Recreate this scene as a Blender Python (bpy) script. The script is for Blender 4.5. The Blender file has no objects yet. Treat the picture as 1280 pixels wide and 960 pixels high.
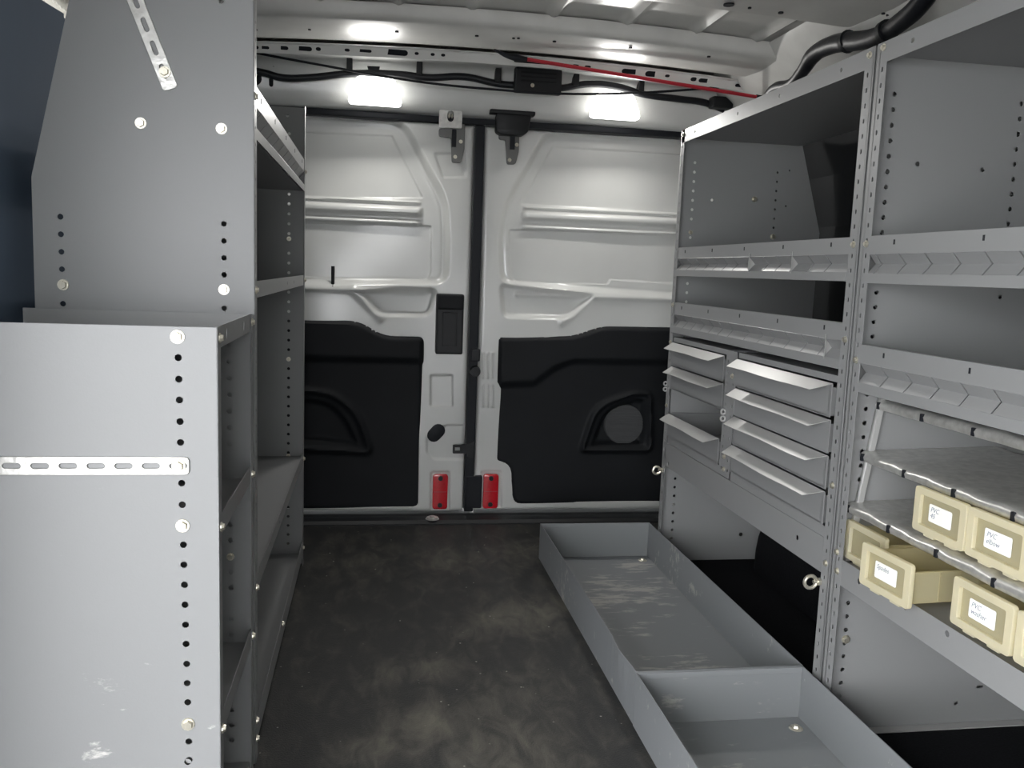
import bpy, bmesh, math, random
import numpy as np
from mathutils import Vector, Matrix
random.seed(4)
PI = math.pi
SC = bpy.context.scene
COL = SC.collection

# ------------------------------------------------------------------ camera
FPX = 1077.51
R2 = Vector((0.986949, -0.156804, 0.036664)); U2 = Vector((-0.015555, 0.133787, 0.990888)); FW = Vector((0.160281, 0.978526, -0.129602))
CAM = Vector((0, 0, .82))
cd = bpy.data.cameras.new('camera'); cam = bpy.data.objects.new('camera', cd); COL.objects.link(cam)
cd.sensor_width = 36; cd.lens = FPX / 1280 * 36; cd.clip_start = .02
M = Matrix((R2, U2, -FW)).transposed().to_4x4(); M.translation = CAM
cam.matrix_world = M
SC.camera = cam

# ------------------------------------------------------------------ daylight and exposure
SKY_STRENGTH = 14.5
w = bpy.data.worlds.new('sky'); SC.world = w; w.use_nodes = True
nt = w.node_tree; nt.nodes.clear()
wo = nt.nodes.new('ShaderNodeOutputWorld'); bg = nt.nodes.new('ShaderNodeBackground')
tc = nt.nodes.new('ShaderNodeTexCoord'); sx = nt.nodes.new('ShaderNodeSeparateXYZ'); rm = nt.nodes.new('ShaderNodeValToRGB')
rm.color_ramp.elements[0].position = 0.0; rm.color_ramp.elements[0].color = (.66, .67, .69, 1)
rm.color_ramp.elements[1].position = 1.0; rm.color_ramp.elements[1].color = (1, 1, 1, 1)
nt.links.new(tc.outputs['Generated'], sx.inputs[0]); nt.links.new(sx.outputs['Z'], rm.inputs[0])
nt.links.new(rm.outputs[0], bg.inputs[0]); bg.inputs[1].default_value = SKY_STRENGTH
nt.links.new(bg.outputs[0], wo.inputs[0])
SC.view_settings.view_transform = 'Standard'; SC.view_settings.look = 'None'
SC.view_settings.gamma = 1; SC.view_settings.use_curve_mapping = False
SC.view_settings.exposure = 0.0
LAMP_STRENGTH = 6.0; LAMP_WATTS = 2.6

# ------------------------------------------------------------------ pixel -> place helpers
def ray(a, b): return FW + R2 * ((a - 640) / FPX) + U2 * ((480 - b) / FPX)
def on(ax, v, a, b):
    d = ray(a, b); return CAM + d * ((v - CAM[ax]) / d[ax])
def onX(v, a, b): return on(0, v, a, b)
def onY(v, a, b): return on(1, v, a, b)
def onZ(v, a, b): return on(2, v, a, b)

# ------------------------------------------------------------------ materials
def mat(name, col, rough=.5, metal=0, noise=0, nscale=40, bump=0, bscale=200, spec=.5, coat=0, emit=None, es=0, alpha=1, trans=0):
    m = bpy.data.materials.new(name); m.use_nodes = True
    n = m.node_tree.nodes; L = m.node_tree.links; b = n['Principled BSDF']
    b.inputs['Base Color'].default_value = (*col, 1); b.inputs['Roughness'].default_value = rough; b.inputs['Metallic'].default_value = metal
    b.inputs['Specular IOR Level'].default_value = spec; b.inputs['Coat Weight'].default_value = coat; b.inputs['Coat Roughness'].default_value = .16; b.inputs['Alpha'].default_value = alpha
    b.inputs['Transmission Weight'].default_value = trans
    if emit: b.inputs['Emission Color'].default_value = (*emit, 1); b.inputs['Emission Strength'].default_value = es
    t = n.new('ShaderNodeTexCoord')
    if noise:
        x = n.new('ShaderNodeTexNoise'); x.inputs['Scale'].default_value = nscale; x.inputs['Detail'].default_value = 6
        L.new(t.outputs['Object'], x.inputs['Vector'])
        r = n.new('ShaderNodeValToRGB'); r.color_ramp.elements[0].position = .3; r.color_ramp.elements[1].position = .7
        r.color_ramp.elements[0].color = (*[c * (1 - noise) for c in col], 1); r.color_ramp.elements[1].color = (*[min(1, c * (1 + noise)) for c in col], 1)
        L.new(x.outputs['Fac'], r.inputs[0]); L.new(r.outputs[0], b.inputs['Base Color'])
    if bump:
        x = n.new('ShaderNodeTexNoise'); x.inputs['Scale'].default_value = bscale; x.inputs['Detail'].default_value = 3
        L.new(t.outputs['Object'], x.inputs['Vector'])
        k = n.new('ShaderNodeBump'); k.inputs['Strength'].default_value = bump; k.inputs['Distance'].default_value = .002
        L.new(x.outputs['Fac'], k.inputs['Height']); L.new(k.outputs[0], b.inputs['Normal'])
    return m
def worn(name, col, rough, wcol, spots, thr=.62, fine=90, stretch=(1, 1, 1), streaks=.5):
    """painted steel with scuffs: pale scratches driven by noise, plus wear patches around given points (x,y,z,r)"""
    m = mat(name, col, rough, bump=.05, bscale=500)
    n = m.node_tree.nodes; L = m.node_tree.links; b = n['Principled BSDF']
    t = n.new('ShaderNodeNewGeometry'); mp = n.new('ShaderNodeMapping'); mp.inputs['Scale'].default_value = stretch
    L.new(t.outputs['Position'], mp.inputs[0])
    x = n.new('ShaderNodeTexNoise'); x.inputs['Scale'].default_value = fine; x.inputs['Detail'].default_value = 8; x.inputs['Roughness'].default_value = .7
    L.new(mp.outputs[0], x.inputs['Vector'])
    y = n.new('ShaderNodeTexNoise'); y.inputs['Scale'].default_value = 5; y.inputs['Detail'].default_value = 4
    L.new(t.outputs['Position'], y.inputs['Vector'])
    acc = None
    for (px, py, pz, r, s) in spots:
        v = n.new('ShaderNodeVectorMath'); v.operation = 'DISTANCE'; L.new(t.outputs['Position'], v.inputs[0]); v.inputs[1].default_value = (px, py, pz)
        q = n.new('ShaderNodeMapRange'); q.interpolation_type = 'SMOOTHSTEP'; q.inputs[1].default_value = r; q.inputs[2].default_value = 0; q.inputs[3].default_value = 0; q.inputs[4].default_value = s
        L.new(v.outputs['Value'], q.inputs[0])
        if acc is None: acc = q.outputs[0]
        else:
            a = n.new('ShaderNodeMath'); a.operation = 'MAXIMUM'; L.new(acc, a.inputs[0]); L.new(q.outputs[0], a.inputs[1]); acc = a.outputs[0]
    th = n.new('ShaderNodeMapRange'); th.interpolation_type = 'SMOOTHSTEP'; th.inputs[1].default_value = thr; th.inputs[2].default_value = thr + .14
    ad = n.new('ShaderNodeMath'); ad.operation = 'ADD'
    if acc is not None:
        L.new(acc, ad.inputs[1])
    else: ad.inputs[1].default_value = 0
    mu = n.new('ShaderNodeMath'); mu.operation = 'MULTIPLY_ADD'; L.new(y.outputs['Fac'], mu.inputs[0]); mu.inputs[1].default_value = streaks; mu.inputs[2].default_value = -streaks * .5
    ad2 = n.new('ShaderNodeMath'); ad2.operation = 'ADD'; L.new(x.outputs['Fac'], ad.inputs[0]); L.new(ad.outputs[0], ad2.inputs[0]); L.new(mu.outputs[0], ad2.inputs[1])
    L.new(ad2.outputs[0], th.inputs[0])
    mx = n.new('ShaderNodeMix'); mx.data_type = 'RGBA'; L.new(th.outputs[0], mx.inputs[0])
    mx.inputs[6].default_value = (*col, 1); mx.inputs[7].default_value = (*wcol, 1)
    L.new(mx.outputs[2], b.inputs['Base Color'])
    return m
GREY = (.235, .238, .239)
m_grey = worn('grey_powder_coat', GREY, .42, (.42, .42, .41), [], thr=.78)
m_tray = worn('scuffed_grey_steel', (.205, .215, .223), .42, (.40, .39, .37),
              [(.62, 2.05, 0, .32, .2), (.66, 1.62, 0, .24, .2), (.76, 2.28, 0, .12, .26), (.74, 1.3, 0, .12, .16), (.62, 1.2, 0, .2, .12)], thr=.63, fine=30, stretch=(.35, 1.2, 1))
m_panel = worn('scratched_grey_panel', (.235, .239, .242), .4, (.55, .54, .52),
               [(-.3, 1.05, .3, .06, .17), (-.25, 1.05, .33, .05, .17), (-.27, 1.05, .47, .04, .15), (-.19, 1.05, .25, .05, .16), (-.33, 1.05, .21, .07, .15)], thr=.74, fine=45, stretch=(.6, 1, 1.5))
m_white = mat('white_paint', (.63, .635, .615), .28, coat=.4, noise=.03, nscale=6)
m_roof = mat('primer_white_paint', (.60, .595, .57), .38, coat=.1, noise=.08, nscale=9, bump=.04, bscale=90)
m_black = mat('black_plastic', (.008, .0092, .011), .5, spec=.35, bump=.1, bscale=700)
m_trim = mat('charcoal_trim', (.0065, .0078, .0095), .6, spec=.25, noise=.15, nscale=8, bump=.25, bscale=900)
m_rubber = mat('black_rubber', (.007, .0085, .012), .6, spec=.3)
m_cable = mat('taped_cable', (.007, .008, .011), .46, spec=.4, bump=.3, bscale=60)
m_navy = mat('navy_liner', (.085, .125, .185), .8, noise=.05, nscale=5)
m_galv = mat('galvanised_steel', (.58, .575, .55), .28, metal=.65, noise=.16, nscale=70, bump=.25, bscale=120)
m_dark = mat('dark_bracket_steel', (.13, .13, .125), .4, metal=.5)
m_weld = mat('bright_white_paint', (.78, .775, .75), .25, coat=.3)
m_zinc = mat('zinc_bolt', (.62, .59, .50), .3, metal=.8, noise=.1, nscale=300)
m_edge = mat('bare_edge_steel', (.46, .46, .45), .35, metal=.3)
m_red = mat('red_reflector', (.55, .012, .022), .25, coat=.5, noise=.1, nscale=200)
m_redbar = mat('red_paint', (.42, .015, .03), .4)
def plastic(name, col, tr):
    m = mat(name, col, .3); n = m.node_tree.nodes; L = m.node_tree.links; b = n['Principled BSDF']; out = n['Material Output']
    tl = n.new('ShaderNodeBsdfTranslucent'); tl.inputs[0].default_value = (*col, 1); tp = n.new('ShaderNodeBsdfTransparent'); tp.inputs[0].default_value = (.95, .92, .8, 1)
    m1 = n.new('ShaderNodeMixShader'); m1.inputs[0].default_value = .45; L.new(b.outputs[0], m1.inputs[1]); L.new(tl.outputs[0], m1.inputs[2])
    m2 = n.new('ShaderNodeMixShader'); m2.inputs[0].default_value = tr; L.new(m1.outputs[0], m2.inputs[1]); L.new(tp.outputs[0], m2.inputs[2]); L.new(m2.outputs[0], out.inputs[0]); return m
m_bin = plastic('yellowed_clear_plastic', (.92, .88, .70), .30)
m_binc = plastic('thin_clear_plastic', (.84, .79, .58), .58)
m_label = mat('white_label', (.86, .86, .82), .6)
m_ink = mat('pen_ink', (.12, .16, .22), .7)
m_lens = mat('lit_lens', (.9, .9, .88), .4, emit=(1, .985, .95), es=LAMP_STRENGTH)
m_grille = mat('grey_speaker_cloth', (.06, .062, .064), .7)
m_carpet = mat('black_mat', (.006, .0065, .008), .95, spec=.15, noise=.4, nscale=250, bump=.6, bscale=400)
m_perf = mat('white_perforated_sheet', (.85, .84, .80), .6)
def translucent(m, col):
    n = m.node_tree.nodes; L = m.node_tree.links; tl = n.new('ShaderNodeBsdfTranslucent'); tl.inputs[0].default_value = (*col, 1); mx = n.new('ShaderNodeMixShader'); mx.inputs[0].default_value = .6
    L.new(n['Principled BSDF'].outputs[0], mx.inputs[1]); L.new(tl.outputs[0], mx.inputs[2]); L.new(mx.outputs[0], n['Material Output'].inputs[0])
translucent(m_perf, (.5, .49, .46))
m_ground = mat('pale_concrete', (.30, .30, .295), .9, noise=.1, nscale=2)

# floor: black rubber mat with dusty scuffs
m_floor = mat('rubber_floor_mat', (.022, .0225, .0225), .55, spec=.4, bump=.5, bscale=330)
def build_floor_material():
    m = m_floor; n = m.node_tree.nodes; L = m.node_tree.links; b = n['Principled BSDF']
    g = n.new('ShaderNodeNewGeometry'); acc = None
    n1 = n.new('ShaderNodeTexNoise'); n1.inputs['Scale'].default_value = 16; n1.inputs['Detail'].default_value = 9; n1.inputs['Roughness'].default_value = .65; n1.inputs['Distortion'].default_value = .6
    mp = n.new('ShaderNodeMapping'); mp.inputs['Scale'].default_value = (1.3, .6, 1); L.new(g.outputs['Position'], mp.inputs[0]); L.new(mp.outputs[0], n1.inputs['Vector'])
    spots = [(645, 770, .19, .34), (600, 790, .12, .2), (700, 760, .14, .25), (545, 835, .10, .3), (540, 905, .17, .34), (475, 935, .1, .3), (560, 700, .16, .2), (490, 840, .1, .22), (620, 935, .2, .25), (665, 870, .2, .15), (660, 690, .2, .17), (460, 700, .25, .1), (345, 780, .05, .25), (360, 740, .05, .2)]
    for (u, v, r, s) in spots:
        p = onZ(0, u, v)
        q = n.new('ShaderNodeVectorMath'); q.operation = 'DISTANCE'; q.inputs[1].default_value = p; L.new(g.outputs['Position'], q.inputs[0])
        k = n.new('ShaderNodeMapRange'); k.interpolation_type = 'SMOOTHSTEP'; k.inputs[1].default_value = r; k.inputs[2].default_value = 0; k.inputs[3].default_value = 0; k.inputs[4].default_value = s; L.new(q.outputs['Value'], k.inputs[0])
        if acc is None: acc = k.outputs[0]
        else:
            a = n.new('ShaderNodeMath'); a.operation = 'MAXIMUM'; L.new(acc, a.inputs[0]); L.new(k.outputs[0], a.inputs[1]); acc = a.outputs[0]
    ad = n.new('ShaderNodeMath'); ad.operation = 'ADD'; L.new(n1.outputs['Fac'], ad.inputs[0]); L.new(acc, ad.inputs[1])
    th = n.new('ShaderNodeMapRange'); th.inputs[1].default_value = .42; th.inputs[2].default_value = 1.15; th.interpolation_type = 'SMOOTHSTEP'; L.new(ad.outputs[0], th.inputs[0])
    # grit specks
    vo = n.new('ShaderNodeTexVoronoi'); vo.inputs['Scale'].default_value = 45; L.new(g.outputs['Position'], vo.inputs['Vector'])
    sp = n.new('ShaderNodeMapRange'); sp.inputs[1].default_value = .11; sp.inputs[2].default_value = .06; L.new(vo.outputs['Distance'], sp.inputs[0])
    n3 = n.new('ShaderNodeTexNoise'); n3.inputs['Scale'].default_value = 23; L.new(g.outputs['Position'], n3.inputs['Vector'])
    s3 = n.new('ShaderNodeMapRange'); s3.inputs[1].default_value = .55; s3.inputs[2].default_value = .63; L.new(n3.outputs['Fac'], s3.inputs[0])
    spm = n.new('ShaderNodeMath'); spm.operation = 'MULTIPLY'; L.new(sp.outputs[0], spm.inputs[0]); L.new(s3.outputs[0], spm.inputs[1])
    mx = n.new('ShaderNodeMix'); mx.data_type = 'RGBA'; mx.inputs[6].default_value = (.016, .0165, .017, 1); mx.inputs[7].default_value = (.15, .138, .112, 1); L.new(th.outputs[0], mx.inputs[0])
    mx2 = n.new('ShaderNodeMix'); mx2.data_type = 'RGBA'; mx2.inputs[7].default_value = (.38, .37, .33, 1); L.new(mx.outputs[2], mx2.inputs[6]); L.new(spm.outputs[0], mx2.inputs[0])
    L.new(mx2.outputs[2], b.inputs['Base Color'])
build_floor_material()

# ------------------------------------------------------------------ mesh helpers
BASE = {}
def thing(name, label, cat, loc, group=None):
    o = bpy.data.objects.new(name, None); COL.objects.link(o); o.location = loc; o.empty_display_size = .05
    o['label'] = label; o['category'] = cat
    if group: o['group'] = group
    BASE[o] = Vector(loc); return o
def tag(o, label, cat, group=None):
    o['label'] = label; o['category'] = cat
    if group: o['group'] = group
    return o
def link(name, me, m, parent=None, smooth=False, loc=None):
    """mesh given in world coordinates; parented meshes are moved into the parent's frame"""
    o = bpy.data.objects.new(name, me); COL.objects.link(o)
    if m and not me.materials: me.materials.append(m)
    if smooth:
        me.polygons.foreach_set('use_smooth', [True] * len(me.polygons)); me.set_sharp_from_angle(angle=math.radians(smooth if smooth > 1 else 35))
    c = Vector(loc) if loc is not None else Vector((0, 0, 0))
    if loc is None and len(me.vertices):       # origin at the mesh's own base centre
        co = np.empty(len(me.vertices) * 3); me.vertices.foreach_get('co', co); co = co.reshape(-1, 3)
        mn, mxx = co.min(0), co.max(0); c = Vector(((mn[0] + mxx[0]) / 2, (mn[1] + mxx[1]) / 2, mn[2]))
        me.vertices.foreach_set('co', (co - np.array(c)).ravel()); me.update()
    BASE[o] = c
    if parent is not None:
        o.parent = parent; o.location = c - BASE[parent]
    else: o.location = c
    return o
def inst(name, me, parent, loc, rot=(0, 0, 0)):
    o = bpy.data.objects.new(name, me); COL.objects.link(o); o.parent = parent; o.location = Vector(loc) - BASE[parent]; o.rotation_euler = rot
    BASE[o] = Vector(loc); return o
def struct(o): o['kind'] = 'structure'; return o
def bm_mesh(bm, name='m'):
    bmesh.ops.recalc_face_normals(bm, faces=bm.faces); me = bpy.data.meshes.new(name); bm.to_mesh(me); bm.free(); return me
def thicken(bm, t):
    """give an open sheet a real thickness along its normals"""
    bmesh.ops.recalc_face_normals(bm, faces=bm.faces); bm.normal_update()
    src = bm.verts[:]; fs = bm.faces[:]; be = [e for e in bm.edges if len(e.link_faces) == 1]
    cp = {v: bm.verts.new(v.co - v.normal * t) for v in src}
    for e in be:
        a, b = e.verts; bm.faces.new((a, b, cp[b], cp[a]))
    for f in fs: bm.faces.new([cp[v] for v in reversed(f.verts)])
def add_box(bm, a, b, bev=0):
    x0, y0, z0 = [min(p, q) for p, q in zip(a, b)]; x1, y1, z1 = [max(p, q) for p, q in zip(a, b)]
    t = bmesh.new(); bmesh.ops.create_cube(t, size=1)
    bmesh.ops.scale(t, vec=(x1 - x0, y1 - y0, z1 - z0), verts=t.verts); bmesh.ops.translate(t, vec=((x0 + x1) / 2, (y0 + y1) / 2, (z0 + z1) / 2), verts=t.verts)
    if bev: bmesh.ops.bevel(t, geom=t.edges[:], offset=bev, segments=2, affect='EDGES', profile=.6)
    merge(bm, t)
def merge(bm, t):
    me = bpy.data.meshes.new('t'); t.to_mesh(me); t.free(); bm.from_mesh(me); bpy.data.meshes.remove(me)
def box(name, a, b, m, parent=None, bev=.0008):
    bm = bmesh.new(); add_box(bm, a, b, bev); return link(name, bm_mesh(bm), m, parent)
def boxes(name, lst, m, parent=None, bev=.0008):
    bm = bmesh.new()
    for a, b in lst: add_box(bm, a, b, bev)
    return link(name, bm_mesh(bm), m, parent)
def circ(cx, cy, r, n=10): return [(cx + r * math.cos(2 * PI * i / n), cy + r * math.sin(2 * PI * i / n)) for i in range(n)]
def slot(cx, cy, ln, wd, ang=0, n=5):
    p = []; r = wd / 2; h = ln / 2 - r
    for i in range(n + 1): a = -PI / 2 + PI * i / n; p.append((h + r * math.cos(a), r * math.sin(a)))
    for i in range(n + 1): a = PI / 2 + PI * i / n; p.append((-h + r * math.cos(a), r * math.sin(a)))
    c, s = math.cos(ang), math.sin(ang)
    return [(cx + c * x - s * y, cy + s * x + c * y) for x, y in p]
def rounded(pts, r, n=5):
    """round every corner of a polygon (r one value or one per corner)"""
    out = []; N = len(pts)
    for i in range(N):
        p = Vector(pts[i]); a = Vector(pts[i - 1]); b = Vector(pts[(i + 1) % N]); rr = r[i] if isinstance(r, (list, tuple)) else r
        d1 = (a - p); d2 = (b - p); k = min(rr, d1.length * .49, d2.length * .49)
        if k < 1e-6: out.append(tuple(p)); continue
        s = p + d1.normalized() * k; e = p + d2.normalized() * k
        for j in range(n + 1):
            t = j / n; q = s * (1 - t) ** 2 + p * 2 * t * (1 - t) + e * t * t; out.append((q.x, q.y))
    return out
def plate(outline, holes, thick, fn, bev=0):
    """flat sheet with real holes; fn maps (a, b, t) to the world, t in 0..thick"""
    cu = bpy.data.curves.new('c', 'CURVE'); cu.dimensions = '2D'; cu.fill_mode = 'BOTH'; cu.extrude = thick / 2 - bev; cu.bevel_depth = bev; cu.bevel_resolution = 1
    for loop in [outline] + list(holes):
        s = cu.splines.new('POLY'); s.points.add(len(loop) - 1); s.use_cyclic_u = True
        for q, (x, y) in zip(s.points, loop): q.co = (x, y, 0, 1)
    ob = bpy.data.objects.new('c', cu); me = bpy.data.meshes.new_from_object(ob)
    bpy.data.objects.remove(ob); bpy.data.curves.remove(cu)
    for v in me.vertices: v.co = fn(v.co.x, v.co.y, v.co.z + thick / 2)
    bm = bmesh.new(); bm.from_mesh(me); bpy.data.meshes.remove(me); bmesh.ops.remove_doubles(bm, verts=bm.verts, dist=1e-6)
    return bm_mesh(bm)
def tube(name, pts, r, m, parent=None, smooth_pts=True, res=5, radii=None):
    cu = bpy.data.curves.new('c', 'CURVE'); cu.dimensions = '3D'; cu.bevel_depth = r; cu.bevel_resolution = res - 2; cu.use_fill_caps = True; cu.resolution_u = 8
    if smooth_pts:
        s = cu.splines.new('BEZIER'); s.bezier_points.add(len(pts) - 1)
        for i, (q, p) in enumerate(zip(s.bezier_points, pts)):
            q.co = p; q.handle_left_type = q.handle_right_type = 'AUTO'
            if radii: q.radius = radii[i]
    else:
        s = cu.splines.new('POLY'); s.points.add(len(pts) - 1)
        for q, p in zip(s.points, pts): q.co = (*p, 1)
    ob = bpy.data.objects.new('c', cu); COL.objects.link(ob)
    bpy.context.view_layer.update(); dg = bpy.context.evaluated_depsgraph_get()
    me = bpy.data.meshes.new_from_object(ob.evaluated_get(dg)); bpy.data.objects.remove(ob); bpy.data.curves.remove(cu)
    return link(name, me, m, parent, smooth=40)
def grid_mesh(us, vs, fn):
    U, V = np.meshgrid(us, vs, indexing='ij'); co = fn(U, V); nu, nv = U.shape
    idx = np.arange(nu * nv).reshape(nu, nv)
    f = np.stack([idx[:-1, :-1], idx[1:, :-1], idx[1:, 1:], idx[:-1, 1:]], -1).reshape(-1, 4)
    me = bpy.data.meshes.new('g'); me.from_pydata(co.reshape(-1, 3).tolist(), [], f.tolist()); me.update(); return me
def sdf(px, py, poly):
    """signed distance to a polygon, negative inside"""
    d = np.full(px.shape, 1e9); ins = np.zeros(px.shape, bool); N = len(poly)
    for i in range(N):
        ax, ay = poly[i]; bx, by = poly[(i + 1) % N]; ex, ey = bx - ax, by - ay
        t = np.clip(((px - ax) * ex + (py - ay) * ey) / (ex * ex + ey * ey + 1e-12), 0, 1)
        d = np.minimum(d, np.hypot(px - ax - t * ex, py - ay - t * ey))
        c = ((ay > py) != (by > py)) & (px < (bx - ax) * (py - ay) / (by - ay + 1e-12) + ax); ins ^= c
    return np.where(ins, -d, d)
def sst(x): x = np.clip(x, 0, 1); return x * x * (3 - 2 * x)
def patch(poly, cell, hfn, y0, yback):
    """shaped sheet in an XZ plane: outline poly, front at y0 - h(x,z), skirt back to yback"""
    P = np.array(poly); x0, z0 = P.min(0) - cell; x1, z1 = P.max(0) + cell
    us = np.arange(x0, x1 + cell, cell); vs = np.arange(z0, z1 + cell, cell)
    U, V = np.meshgrid(us, vs, indexing='ij'); d = sdf(U, V, poly)
    e = 1e-4; gx = (sdf(U + e, V, poly) - d) / e; gz = (sdf(U, V + e, poly) - d) / e
    near = d > -cell * .45
    U2_ = np.where(near, U - gx * d, U); V2_ = np.where(near, V - gz * d, V)
    H = hfn(U2_, V2_); nu, nv = U.shape; idx = np.arange(nu * nv).reshape(nu, nv); ok = d < cell * .55
    f = np.stack([idx[:-1, :-1], idx[1:, :-1], idx[1:, 1:], idx[:-1, 1:]], -1); keep = ok[:-1, :-1] & ok[1:, :-1] & ok[1:, 1:] & ok[:-1, 1:]
    f = f[keep]; co = np.stack([U2_, y0 - H, V2_], -1).reshape(-1, 3)
    bm = bmesh.new(); vv = {}
    for i in np.unique(f): vv[i] = bm.verts.new(co[i])
    for q in f:
        try: bm.faces.new([vv[i] for i in q])
        except ValueError: pass
    be = [ed for ed in bm.edges if len(ed.link_faces) == 1]
    r = bmesh.ops.extrude_edge_only(bm, edges=be)
    for v in r['geom']:
        if isinstance(v, bmesh.types.BMVert): v.co.y = yback
    return bm_mesh(bm)

# shared fasteners
def bolt_mesh(r=.0062, h=.004):
    bm = bmesh.new()
    bmesh.ops.create_cone(bm, cap_ends=True, segments=12, radius1=r * 1.35, radius2=r * 1.3, depth=.0016, matrix=Matrix.Translation((0, 0, .0008)))
    bmesh.ops.create_cone(bm, cap_ends=True, segments=6, radius1=r, radius2=r * .86, depth=h, matrix=Matrix.Translation((0, 0, .0016 + h / 2)))
    me = bm_mesh(bm, 'bolt'); me.materials.append(m_zinc); return me
BOLT = bolt_mesh(); SMALL = bolt_mesh(.0045, .003)
ROT = {'-y': (PI / 2, 0, 0), '+y': (-PI / 2, 0, 0), '-x': (0, -PI / 2, 0), '+x': (0, PI / 2, 0), '+z': (0, 0, 0)}
def bolt(parent, p, face, me=None): return inst('bolt', me or BOLT, parent, p, ROT[face])

# ================================================================== the setting
D = 2.805                     # rear door plane
XL, XR = -.181, .824          # fronts of the left and right racks
CX = .335
# floor, with the pressed sill strip in front of the doors
struct(box('floor', (-.60, -1.0, -.03), (1.30, 2.72, 0), m_floor, bev=0))
def sill():
    prof = [(2.70, -.03), (2.70, .004), (2.712, .012), (2.735, .013), (2.742, .007), (2.775, .008), (2.79, .012), (2.90, .012), (2.90, -.03)]
    bm = bmesh.new(); a = [bm.verts.new((-.6, y, z)) for y, z in prof]; b = [bm.verts.new((1.3, y, z)) for y, z in prof]
    for i in range(len(prof)): bm.faces.new((a[i], a[(i + 1) % len(prof)], b[(i + 1) % len(prof)], b[i]))
    bm.faces.new(a); bm.faces.new(b[::-1])
    return struct(link('trim_1', bm_mesh(bm), m_black))
sl = sill()
def sill_cap():
    p = onZ(.013, 541, 651); bm = bmesh.new()
    bmesh.ops.create_cone(bm, cap_ends=True, segments=24, radius1=.022, radius2=.018, depth=.006, matrix=Matrix.Translation((p.x, 2.724, .016)))
    bmesh.ops.create_cone(bm, cap_ends=True, segments=16, radius1=.010, radius2=.008, depth=.004, matrix=Matrix.Translation((p.x, 2.724, .021)))
    link('tie_down_cap', bm_mesh(bm), m_galv, sl, smooth=35)
sill_cap()

# roof: skin with pressed ribs, curved down to the side rails
def arch(x): return -.03 * ((x - CX) / .85) ** 2
def roof_z(x): 
    a = np.abs(x - CX); return 1.478 + arch(x) - np.where(a > .70, 1.6 * (a - .70) ** 1.6, 0)
def roof_skin():
    us = np.arange(-.60, 1.2801, .01); vs = np.linspace(-1.0, 2.87, 100)
    def fn(U, V):
        rib = np.zeros_like(U)
        for c in (-.32, -.14, .05, .235, .445, .64, .83, 1.0):
            rib -= .012 * np.exp(-((U - c) / .012) ** 2)
        fade = sst((2.32 - V) / .06)
        return np.stack([U, V, roof_z(U) + rib * fade], -1)
    me = grid_mesh(us, vs, fn); return struct(link('ceiling', me, m_roof, smooth=60))
ceil = roof_skin()
def bow(y_near, y_far, z, holes, name):
    """roof bow: a downward facing pan with a rolled near edge, a far flange and punched holes"""
    prof = [(y_near - .012, .040), (y_near - .008, .014), (y_near, .004), (y_near + .012, 0), ((y_near + y_far) / 2, -.004), (y_far - .02, 0), (y_far, .004), (y_far + .002, .03)]
    bm = bmesh.new(); rows = []
    for x in np.linspace(-.50, 1.20, 60):
        dz = float(arch(x)); rows.append([bm.verts.new((x, y, z + dz + h)) for y, h in prof])
    for a, b in zip(rows, rows[1:]):
        for i in range(len(prof) - 1): bm.faces.new((a[i], b[i], b[i + 1], a[i + 1]))
    o = link('roof_bow', bm_mesh(bm), m_roof, ceil, smooth=50)
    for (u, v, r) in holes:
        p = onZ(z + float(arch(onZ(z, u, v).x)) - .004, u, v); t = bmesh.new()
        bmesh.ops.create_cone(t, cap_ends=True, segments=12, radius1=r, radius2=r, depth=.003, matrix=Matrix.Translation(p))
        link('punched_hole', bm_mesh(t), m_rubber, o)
    return o
bow(2.285, 2.515, 1.435, [(319, 37, .006), (387, 37, .004), (496, 40, .005), (596, 45, .005), (642, 48, .004), (648, 48, .004), (693, 52, .005), (788, 60, .005), (886, 71, .005), (967, 87, .004), (972, 89, .004)], 'a')
bow(1.60, 1.955, 1.43, [(911, 6, .012), (937, 10, .004), (976, 16, .006), (1104, 17, .004), (1110, 19, .004)], 'b')
bow(.75, 1.0, 1.43, [], 'c')

# rear header above the doors with the perforated flange along its top edge
def header():
    prof = [(2.865, 1.50), (2.865, 1.298), (2.800, 1.299), (2.788, 1.302), (2.772, 1.311), (2.764, 1.325), (2.760, 1.350), (2.757, 1.385), (2.752, 1.415), (2.742, 1.430), (2.722, 1.438), (2.66, 1.440), (2.585, 1.438)]
    xs = np.linspace(-.56, 1.24, 80); P = np.array(prof)
    bm = bmesh.new(); rows = []
    for x in xs:
        a = abs(x - CX); dy = -.9 * max(0, a - .66) ** 1.7     # corners sweep forward into the pillars
        rows.append([bm.verts.new((x, y + dy, z + float(arch(x)) * (.4 + .6 * (z - 1.28) / .16))) for y, z in prof])
    for a, b in zip(rows, rows[1:]):
        for i in range(len(prof) - 1): bm.faces.new((a[i], b[i], b[i + 1], a[i + 1]))
    return struct(link('wall_rear', bm_mesh(bm), m_white, smooth=50))
hdr = header()
struct(box('trim_8', (-.62, 2.775, 0), (-.445, 2.87, 1.48), m_white, bev=.01)); struct(box('trim_9', (1.105, 2.775, 0), (1.32, 2.87, 1.48), m_white, bev=.01))
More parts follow.
